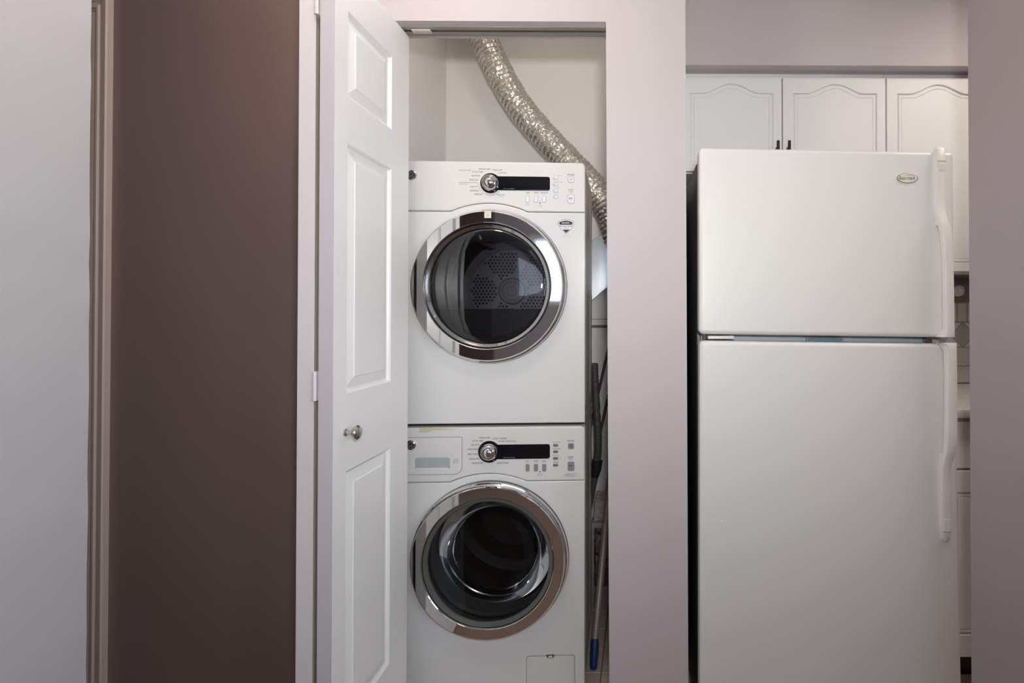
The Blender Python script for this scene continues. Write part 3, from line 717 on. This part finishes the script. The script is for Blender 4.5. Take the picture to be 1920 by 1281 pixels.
        # stacking bracket at the upper right corner
        bm = bmesh.new(); add_box(bm, hw-.003, hw+.001, .005, .05, Hh-.028, Hh-.004, .001, 1)
        bm_obj('stacking_bracket', bm, STEELW, root)
    return root
washer = machine('washer')
dryer = machine('dryer')

# ================================================================== FRIDGE
YFR = 1.405
FO = at(1550, 590, YFR); FO.z = 0
FROT = R(.6)
G = Face(FO, FROT)
fr = empty('fridge', (FO.x, FO.y, .003), FROT); tag(fr, 'white two-door top-freezer fridge with dark sides beside the closet wall', 'fridge')
xL = G(1311.5, 640)[0]; xR = G(1791, 500)[0]; xRb = G(1806, 1281)[0]; xRm = G(1793, 645)[0]
zT = [G(1311, 277)[1], G(1791, 286)[1]]; zg0 = [G(1312, 629)[1], G(1790, 635.5)[1]]; zg1 = [G(1312, 641)[1], G(1793, 647)[1]]
tb = .014
def fdoor(name, c):      # c: bl, br, tr, tl ; rounded slab, 58 mm thick
    bm = bmesh.new()
    A = [bm.verts.new((x, 0, z)) for x, z in c]; B = [bm.verts.new((x, .058, z)) for x, z in c]
    bm.faces.new(A); bm.faces.new(B[::-1])
    for i in range(4): bm.faces.new((A[i], A[(i+1) % 4], B[(i+1) % 4], B[i]))
    bmesh.ops.recalc_face_normals(bm, faces=bm.faces)
    bmesh.ops.bevel(bm, geom=list(bm.edges), offset=.013, segments=6, affect='EDGES', profile=.5)
    return weigh(bm_obj(name, bm, FRIDGE, fr, smooth=True))
fz = fdoor('freezer_door', ((xL, zg0[0]), (xR, zg0[1]), (xR, zT[1]), (xL, zT[0])))
fd = fdoor('fridge_door', ((xL, .06), (xRb+.0005, .06), (xRm, zg1[1]), (xL+.001, zg1[0])))
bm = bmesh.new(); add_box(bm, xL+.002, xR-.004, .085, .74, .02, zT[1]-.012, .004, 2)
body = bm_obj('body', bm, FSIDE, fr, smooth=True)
box('door_gasket', xL+.012, xR-.012, .0585, .0845, .07, zT[1]-.03, GASK, fr)
# gap strip with its label and hinge
p, q = G(1377, 641, .045), G(1756, 632, .045)
box('label_strip', *[G(1512, 640, .05)[0], G(1581, 640, .05)[0]], .0515, .058, G(1545, 642, .05)[1], G(1545, 634, .05)[1], SEAL, fr)
text('label_text', [('AVERTISSEMENT  NE PAS OBSTRUER', 1514, 1579, 635, 637), ('WARNING  KEEP DOOR CLOSED TIGHT', 1514, 1579, 638, 640)], INK, lambda a, b, y: G(a, b, y), .0512, fr)
hx0, hz0 = G(1328, 638, .01); hx1, hz1 = G(1377, 632, .01)
hg = box('middle_hinge', hx0, hx1, .012, .05, hz0, hz1, HANDLE, fr, bev=.0015)
lathe('hinge_pin', [(0, 0), (.006, 0), (.006, .018), (0, .018)], CHROMED, hg, c=(xL+.018, .03, zg1[0]-.001), n=16, axis='z')
box('middle_hinge', G(1752, 640)[0]-.004, G(1752, 640)[0]+.012, .03, .0505, zg1[1]-.002, zg0[1]+.002, CHROMED, fr, bev=.001)
box('base_grille', xL+.01, xR-.01, .05, .08, .012, .057, BLACK, fr)
for sx in (xL+.05, xR-.05):
    for yy in (.12, .68): lathe('foot', [(0, 0), (.02, 0), (.02, .022), (0, .022)], BLACK, fr, c=(sx, yy, 0), n=16, axis='z')
# handles: a flat grip that kicks outward
def handle(nm, cols, par):
    """cols: list of (left px, right px, y px, standoff)"""
    bm = bmesh.new(); rings = []
    for (a, b, y, s, d) in cols:
        x0 = G(a, y, -s)[0]; x1, z = G(b, y, -s)
        m_ = (x1-x0); r = min(.006, m_*.25)
        sec = [(x0, -s+d), (x0, -s+r), (x0+r*.3, -s+r*.3), (x0+r, -s), (x1-r, -s), (x1-r*.3, -s+r*.3), (x1, -s+r), (x1, -s+d)]
        rings.append([bm.verts.new((x, yy, z)) for x, yy in sec])
    for A, B in zip(rings, rings[1:]):
        for k in range(len(A)): bm.faces.new((A[k], A[(k+1) % len(A)], B[(k+1) % len(A)], B[k]))
    bm.faces.new(rings[0]); bm.faces.new(rings[-1][::-1])
    return bm_obj(nm, bm, HANDLE, par, smooth=True)
h1 = handle('handle', [(1758, 1772, 279.2, .009, .011), (1756.3, 1774.2, 281, .012, .014), (1756, 1774.5, 304, .013, .015), (1756, 1774.5, 340, .013, .015), (1756.3, 1774.8, 388, .014, .016),
     (1757.5, 1775.5, 401, .018, .017), (1761, 1779, 412, .024, .018), (1766, 1784.5, 426, .030, .018), (1769, 1787.5, 440, .032, .018), (1772, 1789, 470, .033, .018), (1773.5, 1790.5, 520, .033, .018), (1774.8, 1791.5, 580, .033, .018),
     (1775.2, 1792, 618, .033, .020), (1774, 1792.2, 629, .033, .034), (1768, 1792.2, 634.5, .031, .033)], fz)
h2 = handle('handle', [(1765, 1795.5, 645.5, .031, .032), (1774, 1795.8, 649, .033, .034), (1777, 1796, 660, .034, .020), (1777.5, 1797, 720, .033, .018), (1777, 1797.2, 790, .033, .018), (1776.5, 1797.2, 825, .032, .018),
     (1776, 1796.5, 842, .031, .018), (1773.5, 1793, 856, .027, .018), (1770, 1788.8, 868, .021, .018), (1767.2, 1785.5, 882, .017, .018), (1766.5, 1785, 920, .015, .017), (1766.5, 1785.2, 990, .014, .016), (1767, 1784.6, 1005, .014, .016), (1769, 1782.5, 1014, .012, .014), (1773, 1779, 1018.5, .008, .010)], fd)
def base_block(par, a, b, t, u, dep):
    x0, z1 = G(a, t); x1, z0 = G(b, u)
    return plate('handle_mount', [rrect(x0, x1, z0, z1, .004)], -dep, .002, HANDLE, par, bev=.003)
base_block(h1, 1752.5, 1770, 279, 427, .006)
base_block(h2, 1762, 1780, 853, 1014, .006)
for (par, a, b, y, dd) in ((h1, 1758, 1773.5, 304, .0131), (h2, 1768.5, 1783, 1000, .0142)):
    x0, z = G(a, y, -dd); x1, _ = G(b, y, -dd)
    plate('screw_cover_line', [rrect(x0, x1, z-.0006, z+.0006, .0003)], -dd-.0006, -dd+.001, INKL, par)
x0, z1 = G(1760, 308, -.0131); x1, z0 = G(1773, 322, -.0131)
plate('screw_cover', [rrect(x0, x1, z0, z1, .001)], -.0138, -.012, mat('cover_cream', (.76, .73, .63), .45), h1, bev=.0004)
x0, z1 = G(1770, 976, -.0142); x1, z0 = G(1782, 999, -.0142)
plate('screw_cover', [rrect(x0, x1, z0, z1, .001)], -.0149, -.013, HANDLE, h2, bev=.0004)
# badge
bx, bz = G(1701, 336.3); wv = (G(1721, 336)[0]-G(1681.3, 336)[0])/2; hv = wv*.48
ell = lambda s, n=40: [(bx+wv*s*math.cos(2*math.pi*k/n), bz+hv*s*math.sin(2*math.pi*k/n)) for k in range(n)]
nb = plate('badge', [ell(1)], -.0022, .0, mat('badge_rim', (.42, .41, .35), .25, metal=.6), fz, bev=.0008)
plate('badge_field', [ell(.9)], -.0027, -.002, mat('badge_cream', (.74, .73, .62), .35), nb)
text('badge_text', [('Beau mark', 1686.3, 1716.3, 332.6, 339)], mat('badge_ink', (.03, .03, .03), .5), lambda a, b, y: G(a, b, y), -.0029, nb)
sw = [(bx+wv*.78*math.cos(R(a)), bz+hv*.72*math.sin(R(a))) for a in range(18, 96, 6)]+[(bx+wv*.78*math.cos(R(a)), bz+hv*.60*math.sin(R(a))) for a in range(95, 17, -6)]
plate('badge_swoosh', [sw], -.0029, -.0026, INKL, nb)
lathe('dent', [(.0035, .0005), (.0030, -.0005), (0, -.0014)], FRIDGE, fd, c=(G(1353.5, 981)[0], 0, G(1353.5, 981)[1]), n=16)

# ================================================================== KITCHEN
def arched(x0, x1, z0, z1, rise, flat=.16, n=26, sh=.16):
    """rectangle with a cathedral arch on top; z1 = shoulder height"""
    pts = [(x0, z0), (x1, z0), (x1, z1)]
    xa, xb = x0+(x1-x0)*sh, x1-(x1-x0)*sh
    for k in range(n+1):
        t = k/n; x = xb+(xa-xb)*t
        pts.append((x, z1+rise*(.5-.5*math.cos(2*math.pi*t))**.85))
    pts.append((x0, z1)); return pts
def cab_door(par, x0, x1, z0, z1, yf, arch=True, handle_side=0, frame=None):
    fw = (x1-x0)
    mL, mR = (.040, .032) if frame is None else (frame, frame)
    zsho = z1-.060 if arch else z1-(frame or .05)
    zbm = z0+(.032 if frame is None else frame)
    outer = rrect(x0, x1, z0, z1, .002)
    h_out = arched(x0+mL, x1-mR, zbm, zsho, .035) if arch else rrect(x0+mL, x1-mR, zbm, zsho, .001)
    g_ = .0045
    h_mid = arched(x0+mL+g_, x1-mR-g_, zbm+g_, zsho-g_, .035) if arch else rrect(x0+mL+g_, x1-mR-g_, zbm+g_, zsho-g_, .001)
    i_ = .015
    inner = arched(x0+mL+i_, x1-mR-i_, zbm+i_, zsho-i_, .034) if arch else rrect(x0+mL+i_, x1-mR-i_, zbm+i_, zsho-i_, .001)
    d = plate('cabinet_door', [outer, h_out], yf, yf+.018, CAB, par, bev=.0016)
    plate('panel_bead', [h_mid, inner], yf+.0022, yf+.012, CAB, d, bev=.0022)
    plate('door_panel', [h_out], yf+.0065, yf+.016, CAB, d)
    plate('raised_panel', [[(x, z) for x, z in inner]], yf+.0025, yf+.008, CAB, d, bev=.002)
    return d
def bar_pull(par, x, zc, yf, ln=.075):
    bm = bmesh.new()
    bmesh.ops.create_cone(bm, cap_ends=True, segments=16, radius1=.0055, radius2=.0055, depth=ln, matrix=Matrix.Translation((x, yf-.026, zc)))
    for s in (-1, 1):
        bmesh.ops.create_cone(bm, cap_ends=True, segments=12, radius1=.0038, radius2=.0038, depth=.027, matrix=Matrix.Translation((x, yf-.013, zc+s*ln*.22)) @ Matrix.Rotation(R(90), 4, 'X'))
    return bm_obj('handle', bm, BLACK, par, smooth=True)
ztd = az(145, YK, 1500); zcab = az(135.5, YK+.019, 1500)
xA0 = ax(1274, YK); xA1 = ax(1466.5, YK); xB0 = ax(1469, YK); xB1 = ax(1662, YK); xC0 = ax(1664.8, YK); xC1 = xC0+.38
zlo = az(323, YK, 1295); zlo2 = az(512, YK, 1800)
def wall_cab(name, x0, x1, z0, z1, label):
    root = empty(name, ((x0+x1)/2, YK+.019, z0)); tag(root, label, 'cabinet', 'white wall cabinets under the kitchen soffit')
    ox, oy, oz = root.location
    bm = bmesh.new(); add_box(bm, x0-ox, x1-ox, 0, 2.205-oy, 0, z1-z0)
    bm_obj('carcass', bm, CAB, root); return root
def shift(root, fn, *a, **k):
    """build with world numbers, then hang the part on its thing"""
    o = fn(root, *a, **k); o.matrix_parent_inverse = Matrix.Translation(-root.location); return o
w1 = wall_cab('wall_cabinet', .135, (xB1+xC0)/2-.0005, zlo, zcab, 'short white wall cabinet with two arched doors above the fridge')
dA = shift(w1, cab_door, xA0, xA1, zlo+.004, ztd, YK); dB = shift(w1, cab_door, xB0, xB1, zlo+.004, ztd, YK)
bar_pull(dA, ax(1460, YK-.026), az(283, YK-.026, 1460), YK); bar_pull(dB, ax(1481, YK-.026), az(283, YK-.026, 1480), YK)
w2 = wall_cab('wall_cabinet', (xB1+xC0)/2+.0005, xC1+.38, zlo2, zcab, 'tall white wall cabinet reaching down beside the fridge top')
shift(w2, cab_door, xC0, xC1, zlo2+.006, ztd, YK); shift(w2, cab_door, xC1+.003, xC1+.378, zlo2+.006, ztd, YK)
# base cabinets, counter
YBASE = 1.62
bx0 = .93
bc_ = empty('base_cabinet', (bx0, YBASE+.02, 0)); tag(bc_, 'white base cabinet with drawer and panelled door right of the fridge', 'cabinet')
def PB(o): o.matrix_parent_inverse = Matrix.Translation(-bc_.location); return o
ztk = az(1236, YBASE, 1806)
PB(box('carcass', bx0, 1.95, YBASE+.02, 2.20, ztk, az(786, YBASE, 1806)-.002, CAB, bc_))
PB(box('toe_kick', bx0, 1.95, YBASE+.08, 2.20, .004, ztk, BLACK, bc_))
for k, x0 in enumerate((bx0+.002, bx0+.42)):
    d0 = PB(plate('drawer_front', [rrect(x0, x0+.41, az(880, YBASE), az(792, YBASE), .002)], YBASE, YBASE+.019, CAB, bc_, bev=.0015))
    PB(cab_door(bc_, x0, x0+.41, ztk+.006, az(884.5, YBASE), YBASE, arch=False, frame=.07))
ct_ = box('countertop', .915, 2.0, 1.59, 2.20, az(786, 1.59), az(769.5, 1.59), COUNT, bev=.003)
tag(ct_, 'cream kitchen countertop on the white base cabinet', 'countertop')
# backsplash tiles: parts of the kitchen back wall
wk = bpy.data.objects['wall_kitchen_back']
YT = 2.21
zc0 = az(769.5, 1.59)
zrow = [zc0+.001, az(687, 2.2), az(652, 2.2), az(605, 2.2), az(566, 2.2), az(520, 2.2)]
box('tile_grout', .92, 1.95, YT-.003, YT, zrow[0], zrow[-1], TILEG, wk)
def tile(x0, x1, z0, z1, m, nm='wall_tile'):
    return box(nm, x0+.001, x1-.001, YT-.008, YT-.002, z0+.001, z1-.001, m, wk, bev=.001, seg=1)
xd = ax(1806, 2.2)          # centre of the visible diamond
pw = .106
for i in range(-3, 6):
    xc = xd+i*pw
    tile(xc-pw/2, xc+pw/2, zrow[0], zrow[1], TILEW); tile(xc-pw/2, xc+pw/2, zrow[1], zrow[2], TILEW)
    tile(xc-.024, xc+.018, zrow[3]+.004, zrow[4]-.004, TILEW); tile(xc+.020, xc+pw-.026, zrow[3]+.004, zrow[4]-.004, TILEW)
    tile(xc-pw/2, xc+pw/2, zrow[4], zrow[5], TILEW)
    zc = (zrow[2]+zrow[3])/2; hh = (zrow[3]-zrow[2])/2-.001; ww = pw/2-.001
    o = plate('diamond_tile', [[(xc, zc-hh), (xc+ww, zc), (xc, zc+hh), (xc-ww, zc)]], YT-.008, YT-.002, TILEB, wk, bev=.001)
    for sz in (-1, 1):
        plate('corner_tile', [[(xc+.003, zc+sz*hh), (xc+2*ww-.001, zc+sz*hh), (xc+ww+.001, zc+sz*.003)][::sz]], YT-.0075, YT-.002, TILEW, wk)
# paper towel holder under the tall cabinet
ph = empty('towel_holder', (1.30, 2.05, zlo2)); tag(ph, 'grey metal paper towel holder hanging under the tall wall cabinet', 'towel holder')
def PH(o): o.matrix_parent_inverse = Matrix.Translation(-ph.location); return o
px_ = ax(1797, 2.0); pz_ = az(545, 2.0)
PH(box('back_plate', px_-.05, px_+.14, 2.06, 2.066, pz_-.045, zlo2, HOODM, ph, bev=.002))
PH(box('top_bracket', px_-.05, px_+.14, 1.95, 2.06, zlo2-.006, zlo2, HOODM, ph, bev=.001))
PH(lathe('roll_end', [(0, 0), (.018, 0), (.022, .004), (.022, .05), (0, .052)], mat('roll_cream', (.68, .65, .57), .4), ph, c=(px_, 1.99, pz_), n=32))
PH(lathe('roll_cap', [(0, -.001), (.008, -.001), (.006, -.006), (0, -.007)], BTNW, ph, c=(px_, 1.99, pz_), n=24))

# ================================================================== CLOSET THINGS
# foil exhaust hose
def hp(px, py, Y): return tuple(at(px, py, Y))
path = spline([hp(872, -15, 2.13), hp(890, 30, 2.13), hp(911, 80, 2.13), hp(938, 138, 2.13), hp(975, 200, 2.13), hp(1022, 256, 2.13), hp(1070, 306, 2.13), hp(1113, 352, 2.13), hp(1142, 398, 2.13), hp(1158, 450, 2.13)], 64)
L = [0]
for a, b in zip(path, path[1:]): L.append(L[-1]+(b-a).length)
pitch = .0205
rads = [.0560+.0042*abs(math.sin(math.pi*s/pitch))-.0012+.0010*math.sin(s*71) for s in L]
hose = sweep('exhaust_hose', path, rads, FOIL, n=40)
tag(hose, 'ribbed silver foil exhaust hose running down behind the dryer', 'hose')
# its wire helix (a part)
bm_path = []
rr_ = []
for i, (p, s) in enumerate(zip(path, L)):
    t = (path[min(i+1, len(path)-1)]-path[max(i-1, 0)]).normalized(); u = Vector((0, 1, 0)).cross(t).normalized(); v = t.cross(u)
    # refine helix between samples
    if i+1 < len(path):
        for k in range(4):
            f = k/4; ss = s+(L[i+1]-s)*f; a = 2*math.pi*ss/(pitch*1.0); q = p.lerp(path[i+1], f)
            bm_path.append(q+(u*math.cos(a)+v*math.sin(a))*.0562)
wire = sweep('wire_coil', bm_path, .0011, mat('coil_wire', (.30, .27, .23), .35, metal=.8), hose, n=5, up=Vector((0, 1, 0)))
# flat foil duct behind
cen = at(1121, 499, 2.25); ang = R(-41)
bm = add_box(bmesh.new(), -.30, .115, -.02, .02, -.097, .097, .003, 1)
add_box(bm, -.29, .112, -.0225, -.0195, -.099, -.092, .0008, 1); add_box(bm, -.29, .112, -.0225, -.0195, .092, .099, .0008, 1)
fd_ = bm_obj('flat_duct', bm, FOILF, smooth=True); fd_.location = cen; fd_.rotation_euler = (0, ang, 0)
tag(fd_, 'flat shiny aluminium duct slanting behind the dryer', 'duct')
# vacuum wand with its hose cuff
vw = empty('vacuum_wand', hp(1096, 1010, 2.05)); vw.location.z = 0; tag(vw, 'dark grey ribbed vacuum wand standing in the gap right of the machines', 'vacuum')
def PV(o, r): o.matrix_parent_inverse = Matrix.Translation(-r.location); return o
wp = spline([hp(1114.5, 681, 2.05), hp(1116, 720, 2.05), hp(1118.5, 770, 2.05), hp(1121.5, 815, 2.05), hp(1121, 850, 2.05), hp(1118, 866, 2.05)], 24)
Lw = [0]
for a, b in zip(wp, wp[1:]): Lw.append(Lw[-1]+(b-a).length)
PV(sweep('wand_hose', wp, [(.0150 if 0 < i < len(wp)-1 else .011)+.0009*math.sin(2*math.pi*s/.0048) for i, s in enumerate(Lw)], DARKH, vw, n=20), vw)
PV(sweep('cuff', [hp(1120, 863, 2.05), hp(1118, 880, 2.05), hp(1115, 894, 2.05)], [.0215, .020, .014], BLACK, vw, n=20), vw)
zn = hp(1080, 1050, 2.05)
PV(sweep('nozzle', [hp(1116, 893, 2.05), hp(1112, 915, 2.05), hp(1106, 950, 2.05), (zn[0]-.02, 2.05, .012)], [.013, .011, .010, .010], DARKH, vw, n=16), vw)
# leaning dark poles
for a, b, lab in (((1137.5, 668, 2.17), (1107, 800, 2.13), 'dark thin pole leaning upper behind the vacuum wand'), ((1140, 745, 2.20), (1105, 905, 2.16), 'dark thin pole leaning lower behind the vacuum wand')):
    A, B = at(*a), at(*b); d = (A-B).normalized()
    e = B-d*((B.z-.006)/d.z)
    e.y = max(e.y, 2.10)
    o = sweep('pole', [e, A+d*.06], .0060, WOODP, n=10); tag(o, lab, 'pole')
# broom with blue grip
br = empty('broom', hp(1113, 1256, 1.725)); br.location.z = 0; tag(br, 'metal broom pole with blue rubber grip standing upside down beside the washer', 'broom')
g0 = at(1112.5, 1256, 1.725); g1 = at(1116, 1196, 1.765); top = at(1141, 925, 1.99)
dd = (top-g1).normalized()
PV(sweep('pole', [g1-dd*.02, g1, top, top+dd*.25], .0122, POLE, br, n=20), br)
gg = [g0+(g1-g0)*t for t in (0, .04, .15, .5, .8, .97, 1)]
PV(sweep('grip', gg, [.008, .0115, .0130, .0145, .0145, .0125, .0105], BLUE, br, n=24), br)
# bagged carton at the back of the gap
x0, x1 = ax(1090, 2.1), ax(1165, 2.1)
bx_ = empty('carton', ((x0+x1)/2, 2.15, .009)); tag(bx_, 'printed carton under crumpled clear plastic behind the broom', 'carton')
zc1 = az(985, 2.08)
PV(box('box', -.20, .005, 2.10, 2.27, .0095, zc1, BOXP, bx_, bev=.002), bx_)
def crumple(name, x0, x1, y0, y1, z0, z1, m, amp, parent):
    bm = add_box(bmesh.new(), x0, x1, y0, y1, z0, z1)
    bmesh.ops.subdivide_edges(bm, edges=bm.edges, cuts=9, use_grid_fill=True)
    for v in bm.verts:
        v.co += Vector((random.uniform(-amp, amp), random.uniform(-amp, amp), random.uniform(-amp, amp)))
    return PV(bm_obj(name, bm, m, parent), bx_)
crumple('plastic_wrap', -.185, -.005, 2.085, 2.098, .10, zc1-.02, thin_glass('crumpled_plastic', (.82, .80, .79), 1.5, .15), .004, bx_)
crumple('plastic_bundle', -.19, 0, 2.11, 2.25, zc1+.006, az(948, 2.08), BAGP, .005, bx_)
ms = []
for s, a, b, t, u in (('HANDLE', 1111, 1126, 1000, 1003), ('WITH CARE', 1111, 1121, 1013, 1016), ('THIS SIDE UP', 1110, 1124, 1083, 1088)):
    p, q = at(a, u, 2.0995), at(b, t, 2.0995); ms.append((text_mesh(s, p.x, q.x, p.z, q.z, 2.0995), 0))
PV(join('carton_print', ms, [INK], bx_), bx_)
